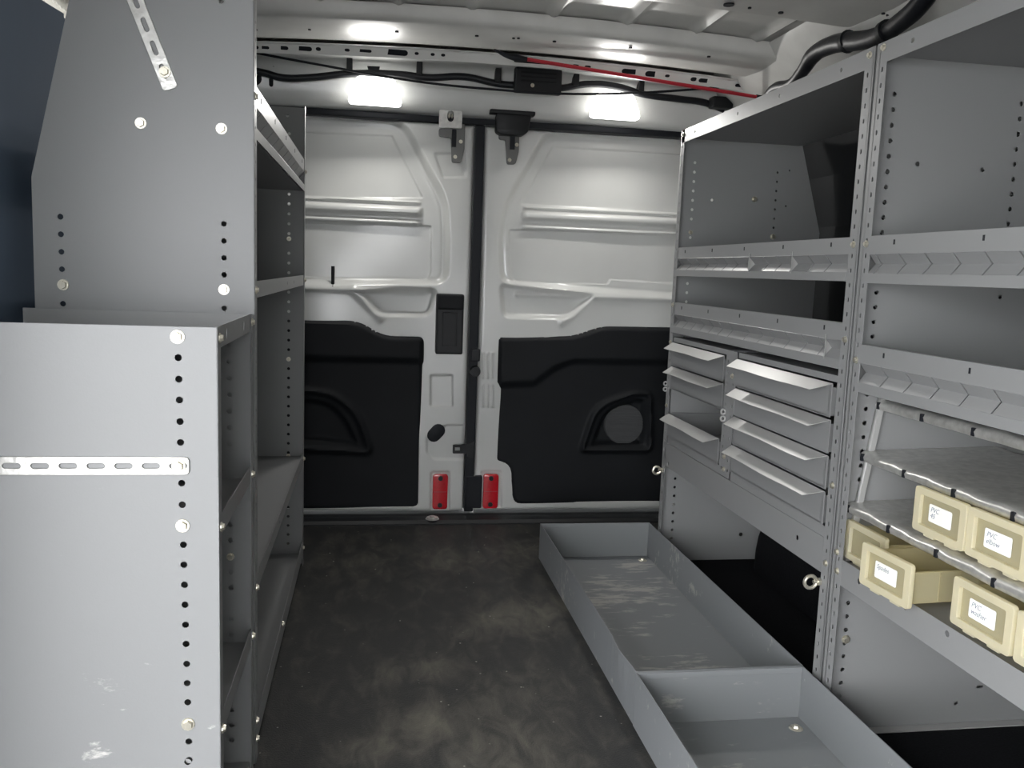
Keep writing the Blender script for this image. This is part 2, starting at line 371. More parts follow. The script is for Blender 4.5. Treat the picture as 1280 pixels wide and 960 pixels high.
def flange():
    prof = [(2.574, 1.413), (2.572, 1.416), (2.556, 1.434), (2.545, 1.437)]; xs = np.linspace(-.46, 1.16, 70); bm = bmesh.new()
    rows = [[bm.verts.new((x, y, z + float(arch(x)))) for y, z in prof] for x in xs]
    for a, b in zip(rows, rows[1:]):
        for k in range(len(prof) - 1): bm.faces.new((a[k], b[k], b[k + 1], a[k + 1]))
    thicken(bm, .0015); o = link('welded_flange', bm_mesh(bm), m_weld, hdr)
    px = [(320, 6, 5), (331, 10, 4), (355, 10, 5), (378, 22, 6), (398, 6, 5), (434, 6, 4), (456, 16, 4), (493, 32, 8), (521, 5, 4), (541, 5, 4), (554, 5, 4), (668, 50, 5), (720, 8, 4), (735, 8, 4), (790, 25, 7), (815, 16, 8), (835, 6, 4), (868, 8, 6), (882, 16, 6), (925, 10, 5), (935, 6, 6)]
    for u, wd, h in px:      # dark plates colour in the shade inside the punched slots
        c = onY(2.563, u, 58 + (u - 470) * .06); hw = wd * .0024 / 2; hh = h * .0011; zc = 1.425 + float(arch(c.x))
        link('flange_slot_shade', plate(slot(c.x, 0, max(hw * 2, hh * 2.05), hh * 2), [], .0016, lambda a, b, t, zc=zc: (a, 2.5632 - b * .66 - t * .7, zc + b * .75 - t * .3)), m_rubber, o)

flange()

# side walls: dark liner on the left, dark liner on the right, lit perforated sheet in the left window
def yz_wall(name, x0, x1, outline, m):
    me = plate(outline, [], abs(x1 - x0), lambda a, b, t: (min(x0, x1) + t, a, b)); return struct(link(name, me, m))
wall_l = yz_wall('wall_left', -.56, -.528, [(.70, -.03), (2.78, -.03), (2.78, 1.36), (1.86, 1.36)] + [((p := onX(-.528, a, b)).y, p.z) for a, b in ((128, 66), (103, 42), (80, 22), (80, 17), (52, 0), (36, -9), (16, -40))] + [(.70, 1.36)], m_navy)
def window_sheet():
    holes = []
    for i in range(34):
        for j in range(16):
            holes.append(circ(1.28 + i * .018 + (j % 2) * .009, 1.10 + j * .016, .0040, 6))
    me = plate([(1.25, 1.08), (1.92, 1.08), (1.92, 1.37), (1.25, 1.37)], holes, .003, lambda a, b, t: (-.585 + t, a, b))
    o = link('window_1', me, m_perf); return struct(o)
window_sheet()
def right_wall():
    prof = [(1.292, -.03), (1.292, .62), (1.29, .98), (1.262, 1.12), (1.228, 1.20), (1.195, 1.27)]
    bm = bmesh.new(); ys = [-1.0, .4, 1.4, 2.2, 2.78]; rows = [[bm.verts.new((x, y, z)) for x, z in prof] for y in ys]
    for a, b in zip(rows, rows[1:]):
        for i in range(len(prof) - 1): bm.faces.new((a[i], a[i + 1], b[i + 1], b[i]))
    thicken(bm, .01)
    return struct(link('wall_right', bm_mesh(bm), m_trim))
right_wall()
def rail(side):
    """painted box rail where roof and side meet"""
    s = 1 if side == 'right' else -1
    prof = [(.70, 1.452), (.72, 1.425), (.80, 1.36), (.86, 1.30), (.895, 1.22), (.90, 1.19), (.93, 1.19), (.93, 1.5)]
    bm = bmesh.new(); ys = [-1.0, .5, 1.4, 2.2, 2.62, 2.80]; rows = []
    if side == 'left': ys = [1.97, 2.2, 2.62, 2.80]
    for y in ys: rows.append([bm.verts.new((CX + s * (x), y, z)) for x, z in prof])
    for a, b in zip(rows, rows[1:]):
        for i in range(len(prof) - 1): bm.faces.new((a[i], a[i + 1], b[i + 1], b[i]))
    return struct(link('trim_2' if s > 0 else 'trim_3', bm_mesh(bm), m_roof, smooth=40))
rl = rail('right'); rail('left')
# unseen bulkhead added to limit front daylight; walk-through open beside the open sliding door
struct(link('added_wall_front', plate([(.24, 0), (1.30, 0), (1.30, 1.48), (-.60, 1.48), (-.60, 1.22), (.24, 1.22)], [], .03, lambda a, b, t: (a, -1.03 + t, b)), m_trim))
struct(box('added_shade_header', (-.61, -1.0, 1.24), (-.57, 1.40, 1.40), m_navy, bev=0))  # unseen header over the side opening, added to shade the tall panel's top
# wheel housing under the right rack
def wheel_house():
    ys = np.linspace(0, PI, 24); bm = bmesh.new(); rows = []
    for x, k in ((1.30, 1.0), (1.13, 1.0), (1.09, .96), (1.072, .86)):
        rows.append([bm.verts.new((x, 1.83 - .43 * k * math.cos(a), .30 * k * math.sin(a) ** .8 - .001)) for a in ys])
    for a, b in zip(rows, rows[1:]):
        for i in range(len(ys) - 1): bm.faces.new((a[i], a[i + 1], b[i + 1], b[i]))
    bm.faces.new(rows[-1])
    return struct(link('trim_4', bm_mesh(bm), m_carpet, smooth=40))
wheel_house()
struct(box('trim_5', (.83, .36, 0), (1.28, 1.37, .004), m_carpet, bev=0))
struct(box('trim_6', (.83, 1.41, 0), (1.28, 2.31, .004), m_carpet, bev=0))
# ground outside the open side and front
struct(box('trim_7', (-14, -14, -.62), (14, 14, -.58), m_ground, bev=0))

# ================================================================== rear doors
def px2(lst, y=D):
    return [((p := onY(y, a, b)).x, p.z) for a, b in lst]
def door_field(x, z, A, B, trap, low, beads, lines, embs, pad):
    h = np.zeros_like(x)
    a = sdf(x, z, A); h -= .032 * sst((-a + .002) / .024)                      # window recess
    b = sdf(x, z, B); h -= .022 * sst((-b + .002) / .020)                      # pull pocket
    t = sdf(x, z, trap); h += .004 * sst((t) / .0032) * (a < 0) * sst(-a / .03)
    l = sdf(x, z, low); h += .004 * sst((l) / .0032) * (a < 0) * sst(-a / .03)
    for zc, s, hh, xa, xb in beads:
        h += hh * np.exp(-((z - zc) / s) ** 4) * sst((x - xa) / .02) * sst((xb - x) / .02)
    for poly, dep, wd in embs:
        h += dep * sst(-sdf(x, z, poly) / wd)
    for (x0, z0, x1, z1, s, hh) in lines:
        e = np.hypot(x1 - x0, z1 - z0); q = np.clip(((x - x0) * (x1 - x0) + (z - z0) * (z1 - z0)) / e ** 2, 0, 1)
        h += hh * np.exp(-(np.hypot(x - x0 - q * (x1 - x0), z - z0 - q * (z1 - z0)) / s) ** 2)
    h += .007 * np.sin((x - .33) * 9) * np.cos((z - .62) * 6) - .010 * ((z - .85) / .4) ** 2 * (a < 0) * sst(-a / .04)
    return h - .05 * sst((-sdf(x, z, pad) - .012) / .008)
def door_slab(name, x0, x1, z0, z1, field, edge_r=.012, cell=.0032):
    us = np.linspace(x0, x1, int((x1 - x0) / cell)); vs = np.linspace(z0, z1, int((z1 - z0) / cell))
    def fn(U, V):
        e = np.minimum(np.minimum(U - x0, x1 - U), np.minimum(V - z0, z1 - V))
        rim = np.where(e < edge_r, edge_r - np.sqrt(np.maximum(0, edge_r ** 2 - (edge_r - e) ** 2)), 0)
        return np.stack([U, D - field(U, V) + rim, V], -1)
    me = grid_mesh(us, vs, fn); bm = bmesh.new(); bm.from_mesh(me); bpy.data.meshes.remove(me)
    be = [e for e in bm.edges if len(e.link_faces) == 1]; r = bmesh.ops.extrude_edge_only(bm, edges=be)
    back = [v for v in r['geom'] if isinstance(v, bmesh.types.BMVert)]
    for v in back: v.co.y = D + .06
    bmesh.ops.contextual_create(bm, geom=[e for e in bm.edges if e.verts[0] in back and e.verts[1] in back])
    return struct(link(name, bm_mesh(bm), m_white, smooth=50))
ZB, ZT = .016, 1.274
# left door
padL = rounded([(-.40, .645)] + px2([(450, 401), (478, 420), (530, 421), (527, 637)]) + [(-.40, .024)], [.02, .05, .05, .02, .03, .02])
padR = rounded(px2([(623, 421), (715, 420), (752, 408)]) + [(1.07, .652), (1.07, .034)] + px2([(640, 632), (637, 583), (619, 577)]), [.012, .03, .03, .02, .02, .035, .03, .012])
LX0, LX1 = -.44, .309
A = rounded([(-.37, 1.283)] + px2([(505, 146), (560, 250), (563, 300), (561, 357)]) + [(-.37, .747)], [.02, .05, .04, .02, .05, .05])
B = rounded(px2([(425, 365), (450, 366), (470, 396), (538, 397), (549, 360), (500, 358)]), .03)
trapL = [(-.36, 1.225)] + px2([(490, 169), (528, 246)]) + [(-.36, 1.020)]
lowL = rounded([(-.36, .943)] + px2([(539, 283), (539, 350)]) + [(-.36, .778)], [.0, .004, .035, 0])
emL = [(rounded(px2([(537, 468), (567, 468), (567, 509), (537, 509)]), .008), -.006, .006),
       (rounded(px2([(537, 588), (563, 588), (563, 638), (537, 638)]), .01), -.006, .006),
       (rounded(px2([(532, 566), (540, 575), (583, 576), (583, 530), (556, 530), (532, 545)]), .012), -.008, .008),
       (rounded(px2([(540, 190), (584, 190), (584, 224), (552, 224)]), .01), -.004, .01)]
fL = lambda x, z: door_field(x, z, A, B, trapL, lowL, [(.998, .013, .016, -.36, .155), (.962, .007, .010, -.36, .150), (1.026, .004, .006, -.36, .150)],
                             [(-.36, .742, .16, .745, .008, .006), (-.06, .745, .02, .665, .016, .006)], emL, padL)
door1 = door_slab('door_1', LX0, LX1, ZB, ZT, fL)
# right door
RX0, RX1 = .345, 1.10
A2 = rounded([(1.04, 1.283)] + [(1.04, .747)] + px2([(624, 357), (622, 300), (628, 256), (684, 158)]), [.02, .05, .05, .02, .04, .05])
B2 = rounded(px2([(623, 352), (627, 398), (712, 400), (748, 368), (700, 362)]), .03)
trapR = px2([(694, 182)]) + [(1.03, 1.226), (1.03, 1.036)] + px2([(654, 254)])
lowR = rounded(px2([(639, 287)]) + [(1.03, .962), (1.03, .80)] + px2([(765, 349), (762, 355), (640, 353)]), [.004, 0, .03, .004, .004, .04])
emR = [(rounded(px2([(600, 588), (628, 588), (628, 636), (600, 636)]), .01), -.006, .006)]
for k in range(3):
    for v0, v1 in ((440, 474), (480, 510)):
        u = 602 + k * 6; emR.append((px2([(u, v0), (u + 3.5, v0), (u + 3.5, v1), (u, v1)]), .004, .004))
fR = lambda x, z: door_field(x, z, A2, B2, trapR, lowR, [(1.002, .013, .016, .472, 1.03), (.965, .007, .010, .472, 1.03), (1.029, .004, .006, .472, 1.03)],
                             [(.47, .745, 1.02, .745, .008, .006), (.62, .66, .70, .735, .014, .006)], emR, padR)
door2 = door_slab('door_2', RX0, RX1, ZB, ZT, fR)

# trims: charcoal lower panels with speaker pods
def blend(p, dep, w): return lambda x, z: dep * sst(-sdf(x, z, p) / w)
podL = rounded([(-.33, .43)] + px2([(415, 491), (446, 515), (463, 564)]) + [(-.33, .235)], [.05, .04, .05, .02, .04])
podLi = rounded([(-.32, .405)] + px2([(412, 500), (436, 524), (450, 557)]) + [(-.32, .255)], [.05, .04, .05, .02, .04])
def trimL(x, z):
    d = sdf(x, z, padL); h = .014 * sst((-d) / .012)
    h -= .014 * sst((.535 - z) / .03) * (x < 2)
    h += .012 * np.exp(-(sdf(x, z, podL) / .010) ** 2) - .014 * sst(-sdf(x, z, podLi) / .02)
    return h
link('trim_panel', patch(padL, .006, trimL, D - .004, D + .05), m_trim, door1, smooth=50)['label'] = 'charcoal plastic lower trim panel'
podR = rounded(px2([(727, 562), (745, 508), (795, 490), (812, 493), (812, 562)]), [.015, .05, .05, .015, .025])
podRi = rounded(px2([(737, 558), (752, 514), (795, 496), (808, 500), (807, 558)]), [.015, .05, .05, .015, .025])
shoulder = px2([(600, 476), (665, 474), (690, 455), (715, 446), (900, 448), (900, 700), (600, 700)])
def trimR(x, z):
    d = sdf(x, z, padR); h = .014 * sst((-d) / .012)
    h -= .016 * sst(-sdf(x, z, shoulder) / .03)
    h += .014 * np.exp(-(sdf(x, z, podR) / .009) ** 2) - .020 * sst(-sdf(x, z, podRi) / .022)
    return h
tr = link('trim_panel', patch(padR, .005, trimR, D - .004, D + .05), m_trim, door2, smooth=50); tr['label'] = 'charcoal plastic lower trim panel with speaker pod'
def grille():
    c = onY(D, 781, 531); r = .070; bm = bmesh.new()
    t = bmesh.new(); bmesh.ops.create_cone(t, cap_ends=True, segments=40, radius1=r, radius2=r * .96, depth=.010, matrix=Matrix.Translation((c.x, D + .012, c.z)) @ Matrix.Rotation(PI / 2, 4, 'X')); merge(bm, t)
    for k in range(-7, 8):
        z = k * .0087; wd = math.sqrt(max(0, (r * .95) ** 2 - z * z)); add_box(bm, (c.x - wd, D + .0045, c.z + z - .0027), (c.x + wd, D + .011, c.z + z + .0027), .0012)
    link('speaker_grille', bm_mesh(bm), m_grille, tr)
grille()
# rubber seal down the gap between the doors and around the opening
def seal():
    bm = bmesh.new()
    add_box(bm, (LX1 + .002, D - .012, ZB), (RX0 - .004, D + .05, ZT), .004)
    add_box(bm, (LX0 - .0, D - .016, ZT + .001), (RX1 + .0, D + .05, ZT + .020), .004)
    link('weather_seal', bm_mesh(bm), m_rubber, door1)
    bm = bmesh.new(); p = onY(D, 578, 594); q = onY(D, 602, 634)
    add_box(bm, (p.x + .012, D - .016, q.z), (q.x - .003, D + .02, p.z), .005); link('seal_block', bm_mesh(bm), m_rubber, door1)
seal()
# interior handle
def handle():
    a, b = onY(D - .02, 546, 367), onY(D - .02, 578, 443)
    h = box('door_handle', (a.x, D - .030, b.z), (b.x, D + .02, a.z), m_black, door1, bev=.006)
    w_ = b.x - a.x
    box('handle_cap', (a.x + .002, D - .042, a.z - .050), (b.x - .002, D - .028, a.z - .002), m_trim, h, bev=.006)
    bm = bmesh.new()
    for p, q in (((a.x + .020, b.z + .028), (a.x + .024, a.z - .058)), ((b.x - .024, b.z + .028), (b.x - .020, a.z - .058)), ((a.x + .020, b.z + .026), (b.x - .020, b.z + .030)), ((a.x + .020, a.z - .062), (b.x - .020, a.z - .058))):
        add_box(bm, (p[0], D - .035, p[1]), (q[0], D - .028, q[1]), .001)
    link('pull_lever_frame', bm_mesh(bm), m_black, h)
handle()
def keyhole():
    c = onY(D, 545, 541); sh = slot(c.x, c.z, .062, .042, math.radians(48), 8)
    link('grommet_plug', plate(sh, [], .010, lambda a, b, t: (a, D - .006 + t + .002, b), bev=.002), m_rubber, door1, smooth=40)
keyhole()
def reflector(door, tl, br):
    a, b = onY(D, *tl), onY(D, *br)
    o = link('red_reflector', plate(rounded([(a.x, b.z), (b.x, b.z), (b.x, a.z), (a.x, a.z)], .008), [], .012, lambda x, z, t: (x, D - .009 + t, z), bev=.002), m_red, door, smooth=40)
    xm = (a.x + b.x) / 2
    for z in (a.z - .012, b.z + .012):
        bm = bmesh.new(); bmesh.ops.create_cone(bm, cap_ends=True, segments=14, radius1=.0085, radius2=.0075, depth=.005, matrix=Matrix.Translation((xm, D - .0105, z)) @ Matrix.Rotation(PI / 2, 4, 'X')); link('reflector_screw', bm_mesh(bm), m_black, o)
    box('reflector_joint', (a.x + .002, D - .0098, (a.z + b.z) / 2 - .0012), (b.x - .002, D - .0088, (a.z + b.z) / 2 + .0012), m_redbar, o, bev=0)
reflector(door1, (542, 593), (558, 635)); reflector(door2, (605, 593), (621, 634))
def upper_latches():
    a, b = onY(D - .03, 549, 140), onY(D - .03, 577, 161)
    la = link('latch_plate', plate(rounded([(a.x, b.z), (b.x, b.z), (b.x, a.z + .006), (a.x, a.z + .006)], .004), [slot((a.x + b.x) / 2, (a.z + b.z) / 2 + .012, .034, .020, PI / 2)], .006, lambda x, z, t: (x, D - .036 + t, z)), m_galv, door1)
    boxes('latch_striker', [(((a.x + b.x) / 2 - .007, D - .038, b.z + .030), ((a.x + b.x) / 2 - .002, D - .022, a.z - .004)), (((a.x + b.x) / 2 + .002, D - .038, b.z + .030), ((a.x + b.x) / 2 + .007, D - .022, a.z - .004))], m_zinc, la, bev=.002)
    def arm(door, pts, slotbox, dots):
        P = px2(pts, D - .015); o = link('latch_arm', plate(rounded(P, .006), [], .012, lambda x, z, t: (x, D - .018 + t, z), bev=.001), m_dark, door)
        s0, s1 = onY(D - .018, *slotbox[0]), onY(D - .018, *slotbox[1]); box('latch_slot', (s0.x, D - .024, s1.z), (s1.x, D - .012, s0.z), m_rubber, o, bev=.001)
        for d in dots:
            c = onY(D - .018, *d); inst('bolt', SMALL, o, (c.x, D - .018, c.z), ROT['-y'])
    arm(door1, [(549, 161), (564, 161), (581, 155), (580, 187), (576, 203), (565, 203), (564, 172), (549, 170)], ((565, 162), (570, 184)), [(569, 196), (576, 177)])
    arm(door2, [(624, 162), (634, 163), (649, 163), (648, 190), (644, 205), (634, 205), (632, 175), (624, 174)], ((638, 164), (643, 187)), [(637, 200), (646, 181)])
    a, b = onY(D - .04, 622, 143), onY(D - .04, 661, 169)
    P = rounded([(a.x, b.z + .006), (a.x + .012, b.z), (b.x - .022, b.z), (b.x - .008, b.z + .010), (b.x, a.z), (a.x, a.z)], .006)
    o = link('latch_cover', plate(P, [], .045, lambda x, z, t: (x, D - .055 + t, z), bev=.004), m_black, door2, smooth=40)
    c, d = onY(D - .04, 612, 137), onY(D - .04, 668, 146)
    box('latch_hood', (c.x, D - .06, d.z), (d.x, D - .012, c.z), m_black, o, bev=.004)
upper_latches()
def small_door_bits():
    c = onY(D, 416, 345); bm = bmesh.new()
    bmesh.ops.create_cone(bm, cap_ends=True, segments=12, radius1=.0055, radius2=.0055, depth=.062, matrix=Matrix.Translation((c.x, D + .004, c.z)))
    bmesh.ops.create_cone(bm, cap_ends=True, segments=12, radius1=.011, radius2=.008, depth=.004, matrix=Matrix.Translation((c.x, D + .004, c.z - .031)))
    link('lock_pin', bm_mesh(bm), m_black, door1)
    a, b = onY(D - .02, 588, 436), onY(D - .02, 599, 473)
    o = box('striker_block', (a.x + .004, D - .028, (a.z + b.z) / 2 + .008), (b.x, D + .01, a.z), m_black, door2, bev=.004)
    bm = bmesh.new(); bmesh.ops.create_cone(bm, cap_ends=True, segments=18, radius1=.019, radius2=.016, depth=.02, matrix=Matrix.Translation(((a.x + b.x) / 2 + .002, D - .022, b.z + .022)) @ Matrix.Rotation(PI / 2, 4, 'X')); link('striker_roller', bm_mesh(bm), m_black, o, smooth=40)
    a, b = onY(D - .02, 566, 556), onY(D - .02, 592, 566)
    link('check_hook', plate(rounded([(a.x, b.z), (b.x - .02, b.z), (b.x - .02, b.z - .014), (b.x, b.z - .016), (b.x, a.z + .014), (b.x - .02, a.z + .006), (a.x + .026, a.z), (a.x, a.z)], .002), [[(a.x + .006, b.z + .007), (a.x + .024, b.z + .007), (a.x + .024, a.z - .006), (a.x + .006, a.z - .006)]], .014, lambda x, z, t: (x, D - .032 + t, z)), m_black, door2)
small_door_bits()

# ================================================================== shelving
PITCH = .0254
def xz_panel(outline, holes, y, thick=.0016): return plate(outline, holes, thick, lambda a, b, t: (a, y + t, b))
def yz_strip(outline, holes, x, thick=.0016): return plate(outline, holes, thick, lambda a, b, t: (x + t, a, b))
def column(x, z0, n, r=.0042, skip=()): return [circ(x, z0 + i * PITCH, r) for i in range(n) if i not in skip]
def flat_lip(parent, name, x, y0, y1, z0, z1, sgn, depth, m=m_grey, holes=(), pan_z=None, thick=.0016, hr=.0042):
    """shelf pan with an upright front lip; sgn = +1 when the shelf runs towards +X from its front"""
    pz = z0 if pan_z is None else pan_z
    s = box(name, (x + sgn * .002, y0 + .001, pz), (x + sgn * depth, y1 - .001, pz + .0016), m, parent, bev=0)
    hs = [slot(yy, zz, .014, .0075, PI / 2 if r == 'v' else 0) if isinstance(r, str) else circ(yy, zz, hr) for yy, zz, r in holes]
    link('front_lip', yz_strip([(y0 + .001, z0), (y1 - .001, z0), (y1 - .001, z1), (y0 + .001, z1)], hs, x if sgn > 0 else x - thick, thick), m, s)
    return s
def v_lip(parent, x, y0, y1, z0, H, sgn, depth, slits, tabs=(), m=m_grey):
    """shelf whose front lip carries a V groove cut by divider slits"""
    s = box('shelf', (x + sgn * .004, y0 + .001, z0 + .001), (x + sgn * depth, y1 - .001, z0 + .0026), m, parent, bev=0)
    za, zb, zc = z0 + H * .20, z0 + H * .41, z0 + H * .62; di = .014
    bm = bmesh.new(); cuts = sorted([yy for yy in slits if y0 + .01 < yy < y1 - .01]); w_ = .0018
    def quad(p): bm.faces.new([bm.verts.new(q) for q in p])
    quad([(x, y0, z0), (x, y1, z0), (x, y1, za), (x, y0, za)])
    quad([(x, y0, zc), (x, y1, zc), (x, y1, z0 + H), (x, y0, z0 + H)])
    quad([(x, y0, z0 + H), (x, y1, z0 + H), (x + sgn * .012, y1, z0 + H), (x + sgn * .012, y0, z0 + H)])
    e = [y0] + [v for c in cuts for v in (c - w_, c + w_)] + [y1]
    for a, b in zip(e[::2], e[1::2]):
        quad([(x, a, za), (x, b, za), (x + sgn * di, b, zb), (x + sgn * di, a, zb)])
        quad([(x + sgn * di, a, zb), (x + sgn * di, b, zb), (x, b, zc), (x, a, zc)])
    bmesh.ops.remove_doubles(bm, verts=bm.verts, dist=1e-5)
    bmesh.ops.recalc_face_normals(bm, faces=bm.faces)
    thicken(bm, .0012)
    lp = link('front_lip', bm_mesh(bm), m, s)
    # keyhole punches in the upper flange
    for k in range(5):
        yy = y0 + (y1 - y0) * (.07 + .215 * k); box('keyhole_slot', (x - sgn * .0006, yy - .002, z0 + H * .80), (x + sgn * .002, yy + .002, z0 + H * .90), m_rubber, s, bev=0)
    for yy in tabs:
        t = bmesh.new(); v = [t.verts.new(q) for q in ((x - sgn * .001, yy, za - .004), (x - sgn * .001, yy, zc + .008), (x + sgn * di, yy, zb), (x - sgn * .012, yy - .02, zb))]
        t.faces.new((v[0], v[1], v[2])); t.faces.new((v[0], v[1], v[3])); thicken(t, .001)
        link('divider_tab', bm_mesh(t), m_edge, s)
    return s
def strap(parent, p0, p1, width, y, first=.02, step=.0325, ln=.022, m=m_galv):
    """galvanised slotted strap between two points of an XZ plane"""
    a, b = Vector(p0), Vector(p1); d = (b - a); L = d.length; d.normalize(); nrm = Vector((-d.y, d.x)); hs = []
    k = first
    while k < L - .015: hs.append(slot(k, 0, ln, .0075)); k += step
    o = rounded([(0, -width / 2), (L, -width / 2), (L, width / 2), (0, width / 2)], width * .25, 4)
    return link('slotted_strap', plate(o, hs, .0025, lambda s, t, q: (a.x + d.x * s + nrm.x * t, y + q, a.y + d.y * s + nrm.y * t), bev=.0005), m, parent)

# ---- left, tall unit
Y4, Y3, H = 1.372, 2.350, 1.217
tall = thing('steel_shelving', 'tall grey steel shelving unit with sloping back, behind the low unit left of the aisle', 'shelving unit', ((XL - .5) / 2, (Y4 + Y3) / 2, 0))
sh_out = [(XL, 0), (XL, H), (-.425, H), (-.492, .93), (-.498, .0)]
hp = column(-.4545, .7225, 7, skip=(0, 2)) + column(-.2243, .7225, 7, skip=(0, 2)) + [circ(-.2255, 1.195, .004)]
link('end_panel', xz_panel(sh_out, hp, Y4), m_panel, tall)
for x, z in ((-.4533, .7758), (-.2246, .7763), (-.3402, 1.015), (-.2265, 1.014), (-.4535, .727), (-.2246, .7265)): bolt(tall, (x, Y4, z), '-y')
link('post_flange', yz_strip([(Y4, 0), (Y4 + .026, 0), (Y4 + .026, H), (Y4, H)], [circ(Y4 + .014, .03 + i * PITCH, .003, 8) for i in range(46)], XL), m_grey, tall)
hr = column(-.2205, .058, 44, r=.0040, skip=(9, 20, 32)) + column(-.44, .058, 40, r=.004) + [circ(-.225, 1.195, .004)]
link('end_panel', xz_panel(sh_out, hr, Y3), m_grey, tall)
link('post_flange', yz_strip([(Y3 - .024, 0), (Y3, 0), (Y3, H), (Y3 - .024, H)], [], XL), m_grey, tall)
for z in (.883, .566, .303): bolt(tall, (-.2205, Y3, z), '-y', SMALL)
v_lip(tall, XL, Y4 + .026, Y3 - .024, 1.005, .080, -1, .29, [1.46 + .09 * i for i in range(10)])
flat_lip(tall, 'shelf', XL, Y4 + .02, Y3 - .01, .764, .790, -1, .305, holes=[(1.9, .777, 0), (2.05, .777, 0)])
flat_lip(tall, 'shelf', XL, Y4 + .02, Y3 - .01, .285, .312, -1, .305, pan_z=.303, holes=[(1.75, .298, 0)])
flat_lip(tall, 'bottom_shelf', XL, Y4 + .02, Y3 - .01, .024, .066, -1, .305, pan_z=.03, holes=[])
for yy, zz in ((Y4 + .013, 1.066), (Y4 + .013, .777), (Y4 + .013, .298), (Y4 + .013, .07), (Y4 + .013, .038), (Y3 - .012, 1.055), (Y3 - .012, .777), (Y3 - .012, .298), (Y3 - .012, .05), (1.80, .06)):
    bolt(tall, (XL + .0016, yy, zz), '+x', SMALL)
strap(tall, (-.2975, 1.066), (-.437, 1.425), .021, Y4 - .0026, first=.026, step=.0338)
bolt(tall, onY(Y4 - .0026, 206, 90), '-y')
box('back_brace', (-.497, Y4 + .002, .60), (-.493, Y3, .64), m_grey, tall)
box('back_brace', (-.488, Y4 + .002, .90), (-.484, Y3, .93), m_grey, tall)

# ---- left, low unit
YN0, YN1, HN = 1.05, 1.345, .742
low = thing('steel_shelving', 'low narrow grey steel shelving unit with scratched end panel and horizontal slotted strap', 'shelving unit', ((XL - .5) / 2, (YN0 + YN1) / 2, 0))
lo_out = [(XL, 0), (XL, HN), (-.50, HN), (-.50, 0)]
hs = []
lb = [421, 580, 657, 905]
lh = [447, 474, 500, 527, 553, 604, 631, 681, 706, 731, 756, 781, 805, 830, 854, 878, 927, 950]
for v in lh:
    p = onY(YN0, 222 + (v - 421) * .0275, v); hs.append(circ(p.x, p.z, .0042))
hs += [circ(-.219, .2 - i * PITCH, .0042) for i in range(7)] + column(-.458, .05, 26)
link('end_panel', xz_panel(lo_out, hs, YN0), m_panel, low)
for v in (421, 657, 905): bolt(low, onY(YN0, 222 + (v - 421) * .0275, v), '-y')
zs = .577
strap(low, (-.213, zs), (-.50, zs), .0205, YN0 - .0026, first=.012, step=.0305, ln=.021)
bolt(low, (onY(YN0, 224, 580).x, YN0 - .0026, zs), '-y')
link('post_flange', yz_strip([(YN0, 0), (YN0 + .020, 0), (YN0 + .020, HN), (YN0, HN)], [], XL), m_grey, low)
link('end_panel', xz_panel(lo_out, column(-.213, .06, 26, skip=(9, 18)), YN1), m_grey, low)
link('post_flange', yz_strip([(YN1 - .014, 0), (YN1, 0), (YN1, HN), (YN1 - .014, HN)], [], XL), m_grey, low)
flat_lip(low, 'shelf', XL, YN0 + .002, YN1, .716, .742, -1, .315, pan_z=.718, holes=[(YN0 + .075, .729, 'v'), (YN0 + .22, .729, 'v')])
flat_lip(low, 'shelf', XL, YN0 + .016, YN1 - .012, .484, .510, -1, .315, pan_z=.49)
flat_lip(low, 'shelf', XL, YN0 + .016, YN1 - .012, .222, .250, -1, .315, pan_z=.228)
box('bottom_rail', (XL - .315, YN1 - .03, .004), (XL - .004, YN1 - .002, .022), m_grey, low)
for yy, zz in ((YN0 + .012, .729), (YN1 - .007, .730), (YN0 + .012, .498), (YN1 - .007, .497), (YN0 + .012, .236), (YN1 - .007, .237)): bolt(low, (XL + .0016, yy, zz), '+x', SMALL)
for z in (.364,): bolt(low, (-.213, YN1, z), '-y', SMALL)

# ---- right, rear unit
Y1, Y2 = 1.392, 2.320
rear = thing('steel_shelving', 'grey steel shelving unit holding drawer cabinets, next to the rear door', 'shelving unit', ((XR + 1.24) / 2, (Y1 + Y2) / 2, 0))
r_out = [(XR, 0), (XR, H), (1.172, H), (1.25, .96), (1.245, 0)]
hs = column(.8665, .042, 44, skip=(36, 34)) + column(1.110, .943, 8, r=.0035, skip=(0,)) + [circ(.9224, 1.036, .004), circ(1.145, 1.128, .003), circ(1.142, 1.03, .003), circ(1.0792, .0765, .006)]
link('end_panel', xz_panel(r_out, hs, Y2), m_grey, rear)
link('end_panel', xz_panel(r_out, column(.8665, .042, 44) + column(1.11, .042, 44), Y1 + .004), m_grey, rear)
for p in ((1.0466, Y2, 1.0444), (1.1096, Y2, .9433)): bolt(rear, p, '-y')
bolt(rear, (.866, Y2, .945), '-y', SMALL)
fh = lambda ys, n=46: [slot(ys, .03 + i * PITCH, .0085, .0055, PI / 2) for i in range(n)]
link('post_flange', yz_strip([(Y1 + .001, 0), (Y1 + .030, 0), (Y1 + .030, H), (Y1 + .001, H)], fh(Y1 + .019), XR), m_grey, rear)
link('post_flange', yz_strip([(Y2 - .024, 0), (Y2, 0), (Y2, H), (Y2 - .024, H)], fh(Y2 - .012), XR), m_grey, rear)
top = box('top_shelf', (XR + .003, Y1 + .006, 1.196), (1.17, Y2 - .002, 1.1976), m_grey, rear, bev=0)
link('front_lip', yz_strip([(Y1 + .03, 1.183), (Y2 - .002, 1.183), (Y2 - .002, H), (Y1 + .03, H)], [circ(yy, 1.200, .004) for yy in (1.50, 1.74, 1.95, 2.22)], XR), m_grey, top)
sl2 = [2.28, 2.22, 2.16, 2.10, 2.04, 1.98, 1.92, 1.83, 1.76, 1.70, 1.635, 1.565, 1.50]
